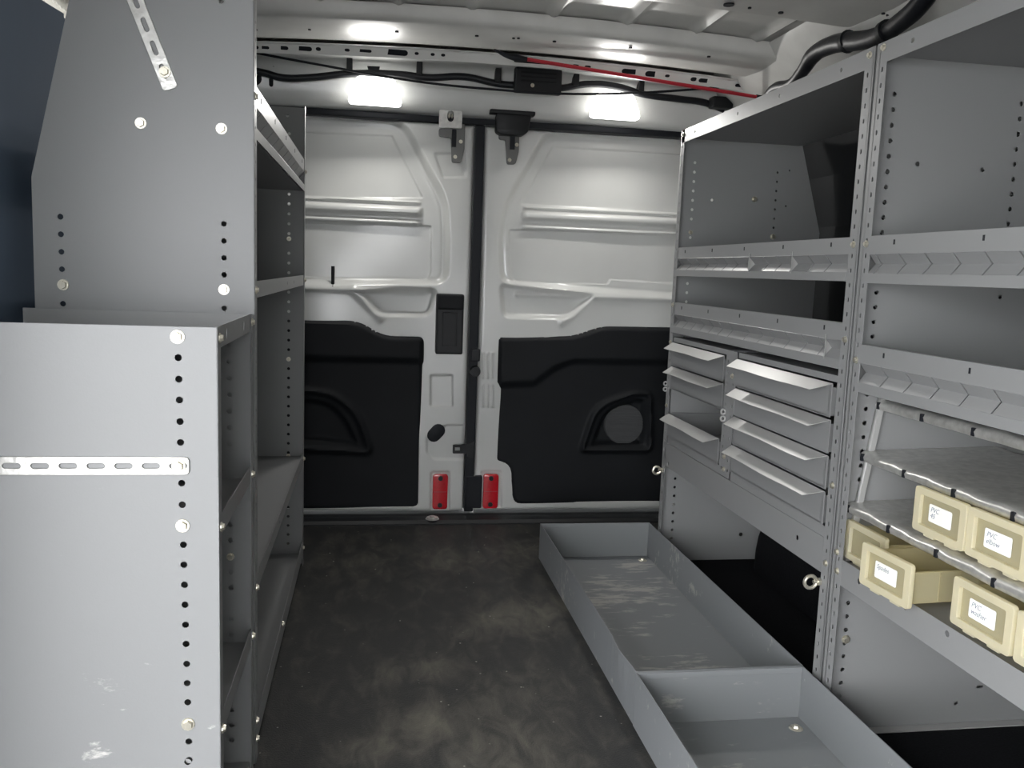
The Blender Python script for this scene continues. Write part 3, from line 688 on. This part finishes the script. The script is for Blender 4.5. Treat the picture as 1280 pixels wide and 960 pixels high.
v_lip(rear, XR, Y1 + .03, Y2 - .02, .824, .077, 1, .40, sl2, tabs=(1.83, 1.63))
v_lip(rear, XR, Y1 + .03, Y2 - .02, .668, .083, 1, .41, sl2, tabs=(1.475,))
bm_ = flat_lip(rear, 'lower_beam', XR, Y1 + .03, Y2 - .02, .290, .356, 1, .41, pan_z=.352, holes=[(1.52, .325, 0), (2.27, .30, 0)], hr=.0055)
for yy, zz in ((Y1 + .016, 1.205), (Y1 + .016, .888), (Y1 + .016, .722), (Y1 + .016, .312), (Y1 + .016, .458), (Y2 - .012, .744), (Y2 - .012, 1.205), (Y2 - .012, .64), (Y2 - .012, .46)): bolt(rear, (XR, yy, zz), '-x', SMALL)
def eye_bolt(parent, p, out, r=.0115):
    bm = bmesh.new(); n, k = 20, 8
    c = Vector(p) + Vector(out) * (r + .008); ax = Vector(out).normalized(); up = Vector((0, 0, 1))
    for i in range(n):
        a = 2 * PI * i / n; d = ax * math.cos(a) + up * math.sin(a); q = c + d * r; s = ax.cross(up)
        for j in range(k): b = 2 * PI * j / k; bm.verts.new(q + d * (.0034 * math.cos(b)) + s * (.0034 * math.sin(b)))
    bm.verts.ensure_lookup_table()
    for i in range(n):
        for j in range(k): bm.faces.new([bm.verts[i * k + j], bm.verts[((i + 1) % n) * k + j], bm.verts[((i + 1) % n) * k + (j + 1) % k], bm.verts[i * k + (j + 1) % k]])
    t = bmesh.new(); bmesh.ops.create_cone(t, cap_ends=True, segments=8, radius1=.0036, radius2=.0036, depth=.016, matrix=Matrix.Translation(Vector(p) + ax * .006) @ ax.to_track_quat('Z', 'Y').to_matrix().to_4x4()); merge(bm, t)
    t = bmesh.new(); bmesh.ops.create_cone(t, cap_ends=True, segments=6, radius1=.0075, radius2=.0075, depth=.005, matrix=Matrix.Translation(Vector(p) + ax * .003) @ ax.to_track_quat('Z', 'Y').to_matrix().to_4x4()); merge(bm, t)
    link('eye_bolt', bm_mesh(bm), m_zinc, parent, smooth=40)
eye_bolt(rear, (XR, Y1 + .030, .272), (-1, 0, 0)); eye_bolt(rear, (XR, Y2 - .01, .272), (-1, 0, 0), .0105)
for z in (.505, .521):     # small lock tabs on the rear post
    t = plate(circ(0, 0, .007, 14), [circ(0, 0, .0035, 10)], .002, lambda a, b, q, z=z: (XR - .004 + a, Y2 - .002 + q, z + b)); link('lock_tab', t, m_edge, rear)

# ---- right, near unit
YB0, YB1 = .36, 1.386
near = thing('steel_shelving', 'grey steel shelving unit with storage bins on its lower shelf', 'shelving unit', ((XR + 1.24) / 2, (YB0 + YB1) / 2, 0))
hs = column(.8555, .045, 44) + column(1.0935, .045, 44, skip=range(1, 30)) + [circ(onY(YB1 - .01, u, v).x, onY(YB1 - .01, u, v).z, .0042) for u, v in ((1147, 205), (1228, 212))] + [slot(1.14, .0758, .014, .006)]
link('end_panel', xz_panel(r_out, hs, YB1 - .010), m_grey, near)
link('end_panel', xz_panel(r_out, column(.8555, .045, 44), YB0), m_grey, near)
box('floor_foot', (XR + .03, YB1 - .030, .004), (1.235, YB1 - .0105, .0065), m_edge, near)
link('post_flange', yz_strip([(YB1 - .030, 0), (YB1, 0), (YB1, H), (YB1 - .030, H)], fh(YB1 - .018), XR), m_grey, near)
link('post_flange', yz_strip([(YB0, 0), (YB0 + .03, 0), (YB0 + .03, H), (YB0, H)], fh(YB0 + .018), XR), m_grey, near)
top = box('top_shelf', (XR + .003, YB0 + .004, 1.196), (1.17, YB1 - .012, 1.1976), m_grey, near, bev=0)
link('front_lip', yz_strip([(YB0 + .03, 1.183), (YB1 - .03, 1.183), (YB1 - .03, H), (YB0 + .03, H)], [slot(yy, 1.200, .010, .007) for yy in (1.29, .9, .6)], XR), m_grey, top)
sl3 = [.42 + .0655 * i for i in range(15)]
v_lip(near, XR, YB0 + .03, YB1 - .03, .822, .079, 1, .40, sl3)
v_lip(near, XR, YB0 + .03, YB1 - .03, .636, .082, 1, .41, [y + .02 for y in sl3])
pan = flat_lip(near, 'lower_beam', XR, YB0 + .03, YB1 - .03, .290, .337, 1, .41, pan_z=.330, holes=[(1.30, .318, 0), (1.17, .325, 0), (1.07, .325, 0)], hr=.005)
for yy, zz in ((YB1 - .018, 1.208), (YB1 - .018, .888), (YB1 - .018, .690), (YB1 - .018, .312), (YB1 - .012, .345)): bolt(near, (XR, yy, zz), '-x', SMALL)
bolt(near, (.857, YB1 - .010, .1795), '-y')
boxes('back_brace', [((1.238, YB0, .62), (1.242, YB1 - .012, .70))], m_grey, near)

# ================================================================== drawer cabinets
def cabinet(label, y0, y1, missing):
    t = thing('drawer_cabinet', label, 'drawer cabinet', (XR + .18, (y0 + y1) / 2, .3545), None)
    z0, z1 = .3545, .655; xb = XR + .33
    bm = bmesh.new()
    for a, b in (((XR + .004, y0, z0), (xb, y0 + .0025, z1)), ((XR + .004, y1 - .0025, z0), (xb, y1, z1)), ((XR + .004, y0, z1 - .002), (xb, y1, z1)), ((XR + .004, y0, z0), (xb, y1, z0 + .002)), ((xb - .002, y0, z0), (xb, y1, z1)),
                 ((XR + .003, y0, .643), (XR + .005, y1, z1)), ((XR + .003, y0, z0), (XR + .005, y1, .376))):
        add_box(bm, a, b)
    for r in range(1, 4): add_box(bm, (XR + .006, y0, .376 + r * .0668 - .0012), (xb, y0 + .010, .376 + r * .0668)); add_box(bm, (XR + .006, y1 - .010, .376 + r * .0668 - .0012), (xb, y1, .376 + r * .0668))
    link('body', bm_mesh(bm), m_grey, t)
    for r in range(4):
        if r in missing: continue
        za = .378 + r * .0668; zb = za + .0622; ya, yb = y0 + .006, y1 - .006
        bm = bmesh.new(); x0 = XR - .001 - random.random() * .004
        add_box(bm, (x0, ya, za), (x0 + .0016, yb, zb)); add_box(bm, (x0, ya + .006, za + .002), (XR + .31, ya + .0075, zb - .008)); add_box(bm, (x0, yb - .0075, za + .002), (XR + .31, yb - .006, zb - .008))
        add_box(bm, (x0, ya + .006, za + .002), (XR + .31, yb - .006, za + .0036)); add_box(bm, (XR + .308, ya + .006, za + .002), (XR + .31, yb - .006, zb - .008))
        d = link('drawer', bm_mesh(bm), m_grey, t)
        # visor pull: folded out of the front's top edge, ends mitred
        bm = bmesh.new(); o, dr = .026, .016; n = 14; top_, low_ = [], []
        for i in range(n + 1):
            f = i / n; wv = .0006 * math.sin(f * 9 + r * 2.1 + y0 * 5)
            top_.append(bm.verts.new((x0, ya + .001 + (yb - ya - .002) * f, zb))); low_.append(bm.verts.new((x0 - o + wv, ya + .034 + (yb - ya - .040) * f, zb - dr + wv)))
        for i in range(n): bm.faces.new((top_[i], top_[i + 1], low_[i + 1], low_[i]))
        thicken(bm, .0012); link('drawer_pull', bm_mesh(bm), m_edge, d, smooth=40)
    return t
c1 = cabinet('grey steel drawer cabinet with one drawer missing, next to the rear post', 1.919, 2.294, (1,))
c2 = cabinet('wider grey steel drawer cabinet with all four drawers, next to the double post', 1.424, 1.856, ())
strip = thing('mounting_strip', 'punched grey mounting strip standing between the two drawer cabinets', 'bracket', (XR, 1.8875, .3575))
link('upright_plate', yz_strip([(1.8575, .3575), (1.9175, .3575), (1.9175, .655), (1.8575, .655)], [slot(1.871, .375 + i * PITCH, .008, .005, PI / 2) for i in range(11)] + [slot(1.905, .375 + i * PITCH, .008, .005, PI / 2) for i in range(11)], XR), m_grey, strip)
for yy, zz in ((1.872, .628), (1.876, .598), (1.89, .405), (1.888, .375)): bolt(strip, (XR, yy, zz), '-x', SMALL)
for z in (.494, .510):
    link('lock_tab', plate(circ(0, 0, .0075, 14), [circ(0, 0, .0038, 10)], .002, lambda a, b, q, z=z: (XR - .006 + a, 1.900 + q, z + b)), m_edge, strip)

# ================================================================== bin cabinet and bins
bc = thing('bin_cabinet', 'galvanised steel bin cabinet with three open tiers inside the shelving', 'bin cabinet', (1.0, .87, .3316))
BY0, BY1 = .44, 1.375
def bins_cabinet():
    # side panels lean back towards the top
    side = [(.838, .3316), (1.14, .3316), (1.14, .628), (.878, .628)]
    for y in (BY0, BY1 - .002):
        s = link('side_panel', plate(side, [], .002, lambda a, b, t, y=y: (a, y + t, b)), m_grey, bc)
        fl = [(.836, .3316), (.846, .3316), (.886, .628), (.876, .628)]
        link('front_flange', plate(fl, [], .010, lambda a, b, t, y=y: (a, (y if y < 1 else y - .008) + t, b)), m_edge, s)
    box('back_panel', (1.138, BY0 + .002, .3316), (1.140, BY1 - .002, .628), m_grey, bc, bev=0)
    for x, z in ((.874, .618), (.852, .526), (.834, .434)):
        # shelf sheet with a rolled, slotted front edge
        bm = bmesh.new(); n = 40; prof = [(x + .26, z + .012), (x + .02, z + .004), (x + .006, z + .003), (x, z), (x - .003, z - .006), (x - .001, z - .013), (x + .005, z - .015)]
        rows = []
        for i in range(n + 1):
            y = BY0 + .003 + (BY1 - BY0 - .006) * i / n; j = .0012 * math.sin(i * 1.7 + z * 90)
            rows.append([bm.verts.new((p + (j if k > 2 else 0), y, q + (j if k < 4 else 0))) for k, (p, q) in enumerate(prof)])
        for a, b in zip(rows, rows[1:]):
            for k in range(len(prof) - 1): bm.faces.new((a[k], a[k + 1], b[k + 1], b[k]))
        thicken(bm, .001)
        s = link('tier_shelf', bm_mesh(bm), m_galv, bc, smooth=60)
        y = BY1 - .010
        while y > BY0 + .02:
            box('stop_notch', (x - .0042, y - .0035, z - .013), (x + .004, y + .0035, z - .0005), m_rubber, s, bev=.001); y -= .1215
bins_cabinet()
def bin_parts():
    W, DP, HT = .117, .23, .070
    P = {}
    bm = bmesh.new()                           # tub: open box with thin walls
    for a, b in (((.004, .005, .008), (DP, W - .005, .0098)), ((.004, .005, .008), (DP, .0068, HT - .012)), ((.004, W - .0068, .008), (DP, W - .005, HT - .012)), ((DP - .0018, .005, .008), (DP, W - .005, HT - .012)),
                 ((.004, .003, HT - .015), (DP, .005, HT - .012)), ((.004, W - .005, HT - .015), (DP, W - .003, HT - .012))): add_box(bm, a, b, .0005)
    for xx in (.05, .085, .12):
        for yy in (.0035, W - .0050): add_box(bm, (xx, yy, .010), (xx + .003, yy + .0015, HT - .016), 0)
    P['tub'] = bm_mesh(bm)
    P['front_rim'] = plate(rounded([(0, 0.002), (W, .002), (W, HT), (0, HT)], .006), [], .0022, lambda a, b, t: (t, a, b), bev=.0004)
    bm = bmesh.new()
    ri = .012
    me = plate(rounded([(0, .002), (W, .002), (W, HT), (0, HT)], .006), [rounded([(ri, ri), (W - ri, ri), (W - ri, HT - ri * .8), (ri, HT - ri * .8)], .004)], .008, lambda a, b, t: (-.006 + t, a, b), bev=.0008); bm.from_mesh(me); bpy.data.meshes.remove(me)
    P['front_frame'] = bm_mesh(bm)
    bm = bmesh.new()
    add_box(bm, (-.002, .022, -.004), (.014, .046, .004), .002)
    P['stop_foot'] = bm_mesh(bm)
    P['label_sheet'] = plate(rounded([(.030, .022), (.082, .022), (.082, .049), (.030, .049)], .003), [], .0005, lambda a, b, t: (-.0012 + t, a, b))
    return P
BP = bin_parts(); BINCACHE = {}
def text_mesh(s, size):
    cu = bpy.data.curves.new('t', 'FONT'); cu.body = s; cu.size = size; cu.shear = .25; cu.extrude = .00012; cu.space_line = .9; cu.offset = -.0001
    ob = bpy.data.objects.new('t', cu); COL.objects.link(ob); bpy.context.view_layer.update()
    me = bpy.data.meshes.new_from_object(ob.evaluated_get(bpy.context.evaluated_depsgraph_get())); bpy.data.objects.remove(ob); bpy.data.curves.remove(cu); return me
def storage_bin(x, yhi, z, label, text=None, rot=0):
    """yhi: the end away from the camera's side; local y grows towards the near side"""
    t = thing('storage_bin', label, 'storage bin', (x, yhi, z), 'clear yellowed storage bins')
    t.rotation_euler = (0, 0, rot)
    for nme in ('tub', 'front_rim', 'front_frame', 'stop_foot', 'label_sheet'):
        if nme == 'label_sheet' and text is None: continue
        if nme not in BINCACHE:
            me = BP[nme].copy(); 
            for v in me.vertices: v.co.y = -v.co.y
            me.flip_normals(); me.materials.append(m_label if nme == 'label_sheet' else m_binc if nme in ('front_rim', 'tub') else m_bin); BINCACHE[nme] = me
        o = bpy.data.objects.new(nme, BINCACHE[nme]); COL.objects.link(o); o.parent = t; BASE[o] = Vector((x, yhi, z))
        if nme == 'stop_foot':      # the second foot, near the other corner
            f2 = o.copy(); COL.objects.link(f2); f2.location = (0, -.049, 0)
        if nme == 'label_sheet' and text:
            me = text_mesh(text, .0105); me.materials.append(m_ink)
            for v in me.vertices: v.co = (-.0014 - v.co.z, -.034 - v.co.x, .038 + v.co.y)
            q = bpy.data.objects.new('handwriting', me); COL.objects.link(q); q.parent = o
    return t
ZL, ZM = .336, .444
storage_bin(.842, 1.3725, ZL, 'yellowed clear bin without a label, pushed back at the far end of the bottom tier')
storage_bin(.796, 1.246, ZL, 'yellowed clear bin labelled Spades, pulled out over the shelf edge', 'Spades', rot=.07)
storage_bin(.832, 1.070, ZL + .006, 'yellowed clear bin labelled PVC washer, under the lowest tier shelf', 'PVC\nwasher')
storage_bin(.832, .945, ZL + .006, 'yellowed clear bin beside the PVC washer bin, cut off by the view')
storage_bin(.842, 1.190, ZM, 'yellowed clear bin labelled PVC 45, on the middle tier', 'PVC\n45')
storage_bin(.842, 1.068, ZM, 'yellowed clear bin labelled PVC elbow, on the middle tier', 'PVC\nelbow')
storage_bin(.842, .946, ZM, 'yellowed clear bin beside the PVC elbow bin, on the middle tier')

# ================================================================== floor trays
def tray(label, x0, x1, y0, y1, h, dent, xbend=0):
    t = thing('floor_tray', label, 'tray', ((x0 + x1) / 2, (y0 + y1) / 2, .0005))
    th = .0018; z0 = .0005
    box('tray_bottom', (x0, y0, z0), (x1, y1, z0 + th), m_tray, t, bev=0)
    def wall(name, p, q, zt0=h, zt1=h, bend=None):
        n = 30; bm = bmesh.new(); lo, hi = [], []; a, b = Vector(p), Vector(q); nr = Vector((-(b - a).y, (b - a).x)).normalized()
        for i in range(n + 1):
            f = i / n; c = a.lerp(b, f); o = bend(f) if bend else 0
            lo.append(bm.verts.new((c.x, c.y, z0))); hi.append(bm.verts.new((c.x + nr.x * o, c.y + nr.y * o, zt0 + (zt1 - zt0) * f)))
        for i in range(n): bm.faces.new((lo[i], lo[i + 1], hi[i + 1], hi[i]))
        thicken(bm, th); return link(name, bm_mesh(bm), m_tray, t)
    wall('side_wall', (x0, y0), (x0, y1), bend=dent); wall('side_wall', (x1, y0), (x1, y1))
    wall('end_wall', (x0, y0), (x1, y0)); e = wall('end_wall', (x0, y1), (x1, y1))
    box('hem', (x0 + .002, y0 + .0005, h - .012), (x1 - .002, y0 + .004, h - .001), m_tray, t); box('hem', (x0 + .002, y1 - .004, h - .012), (x1 - .002, y1 - .0005, h - .001), m_tray, t)
    return t
TX0, TX1 = .486, .811
ta = tray('long scuffed grey steel floor tray with bent side wall near the rear doors', TX0, TX1, 1.437, 2.363, .103, lambda f: .006 * math.exp(-((f - .10) / .05) ** 2))
tb = tray('grey steel floor tray with screw in its corner, end to end with the long tray', TX0 - .001, TX1 - .001, .52, 1.433, .103, None)
def tray_screw(t, x, y):
    bm = bmesh.new(); bmesh.ops.create_cone(bm, cap_ends=True, segments=18, radius1=.013, radius2=.011, depth=.002, matrix=Matrix.Translation((x, y, .0035)))
    bmesh.ops.create_cone(bm, cap_ends=True, segments=6, radius1=.007, radius2=.0055, depth=.004, matrix=Matrix.Translation((x, y, .0065))); link('screw', bm_mesh(bm), m_zinc, t)
p = onZ(.003, 995, 910); tray_screw(tb, p.x, p.y)
p = onZ(.003, 803, 700); tray_screw(ta, p.x, p.y)

# ================================================================== lamps, cables and fittings on the header
YH = 2.756
def lamp(u, v, label):
    c = onY(YH - .02, u, v)
    t = thing('dome_lamp', label, 'lamp', (c.x, YH, c.z - .036), 'lamps above the rear doors')
    P = rounded([(c.x - .074, c.z - .034), (c.x + .074, c.z - .034), (c.x + .072, c.z - .020), (c.x + .052, c.z + .036), (c.x - .052, c.z + .036), (c.x - .072, c.z - .020)], .012)
    link('lens', plate(P, [], .034, lambda a, b, s: (a, YH - .042 + s - .25 * (c.z - b) * (1 - s / .034) * .5, b), bev=.006), m_lens, t, smooth=50)
    Q = rounded([(c.x - .076, c.z - .036), (c.x + .076, c.z - .036), (c.x + .052, c.z + .039), (c.x - .052, c.z + .039)], .012)
    link('base', plate(Q, [], .010, lambda a, b, s: (a, YH - .009 + s, b), bev=.002), m_white, t)
    ld = bpy.data.lights.new('led', 'AREA'); ld.shape = 'RECTANGLE'; ld.size = .12; ld.size_y = .03; ld.energy = LAMP_WATTS; ld.color = (1, .98, .94)
    lo = bpy.data.objects.new('led', ld); COL.objects.link(lo); lo.parent = t; lo.location = (0, -.062, -.006); lo.rotation_euler = (-.75, 0, 0)
lamp(469, 115, 'lit white dome lamp on the header above the door with the handle')
lamp(768, 133, 'lit white dome lamp on the header above the speaker door')
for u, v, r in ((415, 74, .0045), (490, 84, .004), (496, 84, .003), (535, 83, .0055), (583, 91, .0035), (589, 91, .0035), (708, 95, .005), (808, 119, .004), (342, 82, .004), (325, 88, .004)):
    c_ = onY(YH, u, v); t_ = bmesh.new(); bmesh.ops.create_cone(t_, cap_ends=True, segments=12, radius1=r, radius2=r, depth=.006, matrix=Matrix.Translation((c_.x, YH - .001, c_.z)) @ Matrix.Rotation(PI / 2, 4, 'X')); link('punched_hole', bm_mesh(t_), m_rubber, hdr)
def grommet(u, v, r, label):
    c = onY(YH, u, v); bm = bmesh.new()
    bmesh.ops.create_cone(bm, cap_ends=True, segments=22, radius1=r, radius2=r * .8, depth=.012, matrix=Matrix.Translation((c.x, YH - .004, c.z)) @ Matrix.Rotation(PI / 2, 4, 'X'))
    tag(link('rubber_grommet', bm_mesh(bm), m_rubber, None, smooth=40), label, 'grommet')
grommet(467, 81, .025, 'round black grommet above the lamp over the handle door')
grommet(770, 103, .025, 'round black grommet above the lamp over the speaker door')
grommet(836, 106, .028, 'large round black grommet in the header beyond the red bar')
grommet(317, 97, .024, 'round black grommet beside the tall shelving end panel')
def oval(u, v, ln, wd, label):
    c = onY(YH, u, v); link_ = link('hole_plug', plate(slot(c.x, c.z, ln, wd, PI / 2, 6), [], .004, lambda a, b, s: (a, YH - .004 + s, b)), m_rubber); tag(link_, label, 'plug')
oval(339, 103, .026, .012, 'small oval black plug in the header by the tall shelving')
oval(882, 137, .024, .012, 'small oval black plug in the header by the rack top')
def run(y, lst): return [onY(y, a, b) for a, b in lst]
har = tube('wiring_harness', run(YH - .024, [(300, 86), (330, 91), (352, 97), (385, 97), (440, 92), (500, 93), (535, 97), (580, 96), (625, 105), (660, 107), (700, 110), (735, 105), (770, 108), (805, 118), (850, 124), (880, 128), (905, 137)]), .0105, m_cable)
tag(har, 'thick black taped wiring harness running along the rear header', 'cable')
def clip(u, v):
    c = onY(YH - .02, u, v); box('harness_clip', (c.x - .0085, YH - .040, c.z - .012), (c.x + .0085, YH - .004, c.z + .030), m_black, har, bev=.002)
for u, v in ((437, 86), (524, 90), (622, 99), (719, 103), (800, 110)): clip(u, v)
thin = tube('thin_cable', run(YH - .075, [(300, 62), (340, 70), (400, 81), (460, 92), (530, 103), (620, 112), (700, 117), (770, 117), (850, 113), (920, 107), (952, 104)]), .0036, m_rubber)
tag(thin, 'thin black cable slung in front of the thick harness', 'cable')
def module():
    a, b = onY(YH - .03, 642, 86), onY(YH - .03, 699, 121)
    o = box('control_module', (a.x, YH - .064, b.z), (b.x, YH - .036, a.z), m_black, bev=.006); tag(o, 'black plastic control module box on the rear header', 'control box')
    bm = bmesh.new()
    for k in range(3): add_box(bm, (a.x + .018, YH - .066, a.z - .018 - k * .012), (b.x - .018, YH - .062, a.z - .012 - k * .012), .001)
    link('box_rib', bm_mesh(bm), m_trim, o); inst('led', SMALL, o, (a.x + .055, YH - .064, a.z - .052), ROT['-y'])
module()
def red_bar():
    t = thing('red_strut', 'long red bar slanting under the roof flange above the rear header', 'bar', onY(2.48, 800, 96))
    a, b = onY(2.47, 658, 74), onY(2.50, 945, 121)
    tube('bar', [a, b], .0052, m_redbar, t, smooth_pts=False)
    tube('sleeve', [onY(2.48, 618, 62), onY(2.475, 632, 69), onY(2.47, 645, 72), onY(2.47, 659, 74)], .009, m_rubber, t, radii=[.3, .7, 1.1, .7])
    tube('end_fitting', [b, onY(2.50, 962, 124)], .007, m_rubber, t, smooth_pts=False)
red_bar()
rh = tube('wiring_harness', [onX(1.055, a, b) for a, b in ((955, 128), (968, 112), (990, 104), (1004, 88), (1016, 70), (1040, 56), (1062, 52), (1085, 49), (1108, 40), (1128, 26), (1146, 10), (1160, -8), (1172, -30))], .020, m_cable, radii=[.6, .8, .7, .8, 1, 1.05, 1.1, 1.0, .95, 1, 1, 1, 1])
tag(rh, 'fat black wiring harness climbing over the right shelving to the roof', 'cable')
for (u, v) in ((1060, 52), (1108, 40)):
    c = onX(1.055, u, v); bm = bmesh.new(); bmesh.ops.create_cone(bm, cap_ends=True, segments=18, radius1=.025, radius2=.025, depth=.012, matrix=Matrix.Translation(c) @ Vector((.05, -1, .15)).to_track_quat('Z', 'Y').to_matrix().to_4x4()); link('tape_wrap', bm_mesh(bm), m_black, rh, smooth=40)
c = onY(2.70, 903, 128); o = box('connector_block', (c.x - .035, 2.69, c.z - .018), (c.x + .035, 2.735, c.z + .018), m_black, bev=.008); tag(o, 'black connector block where the header harness meets the rack top', 'connector')
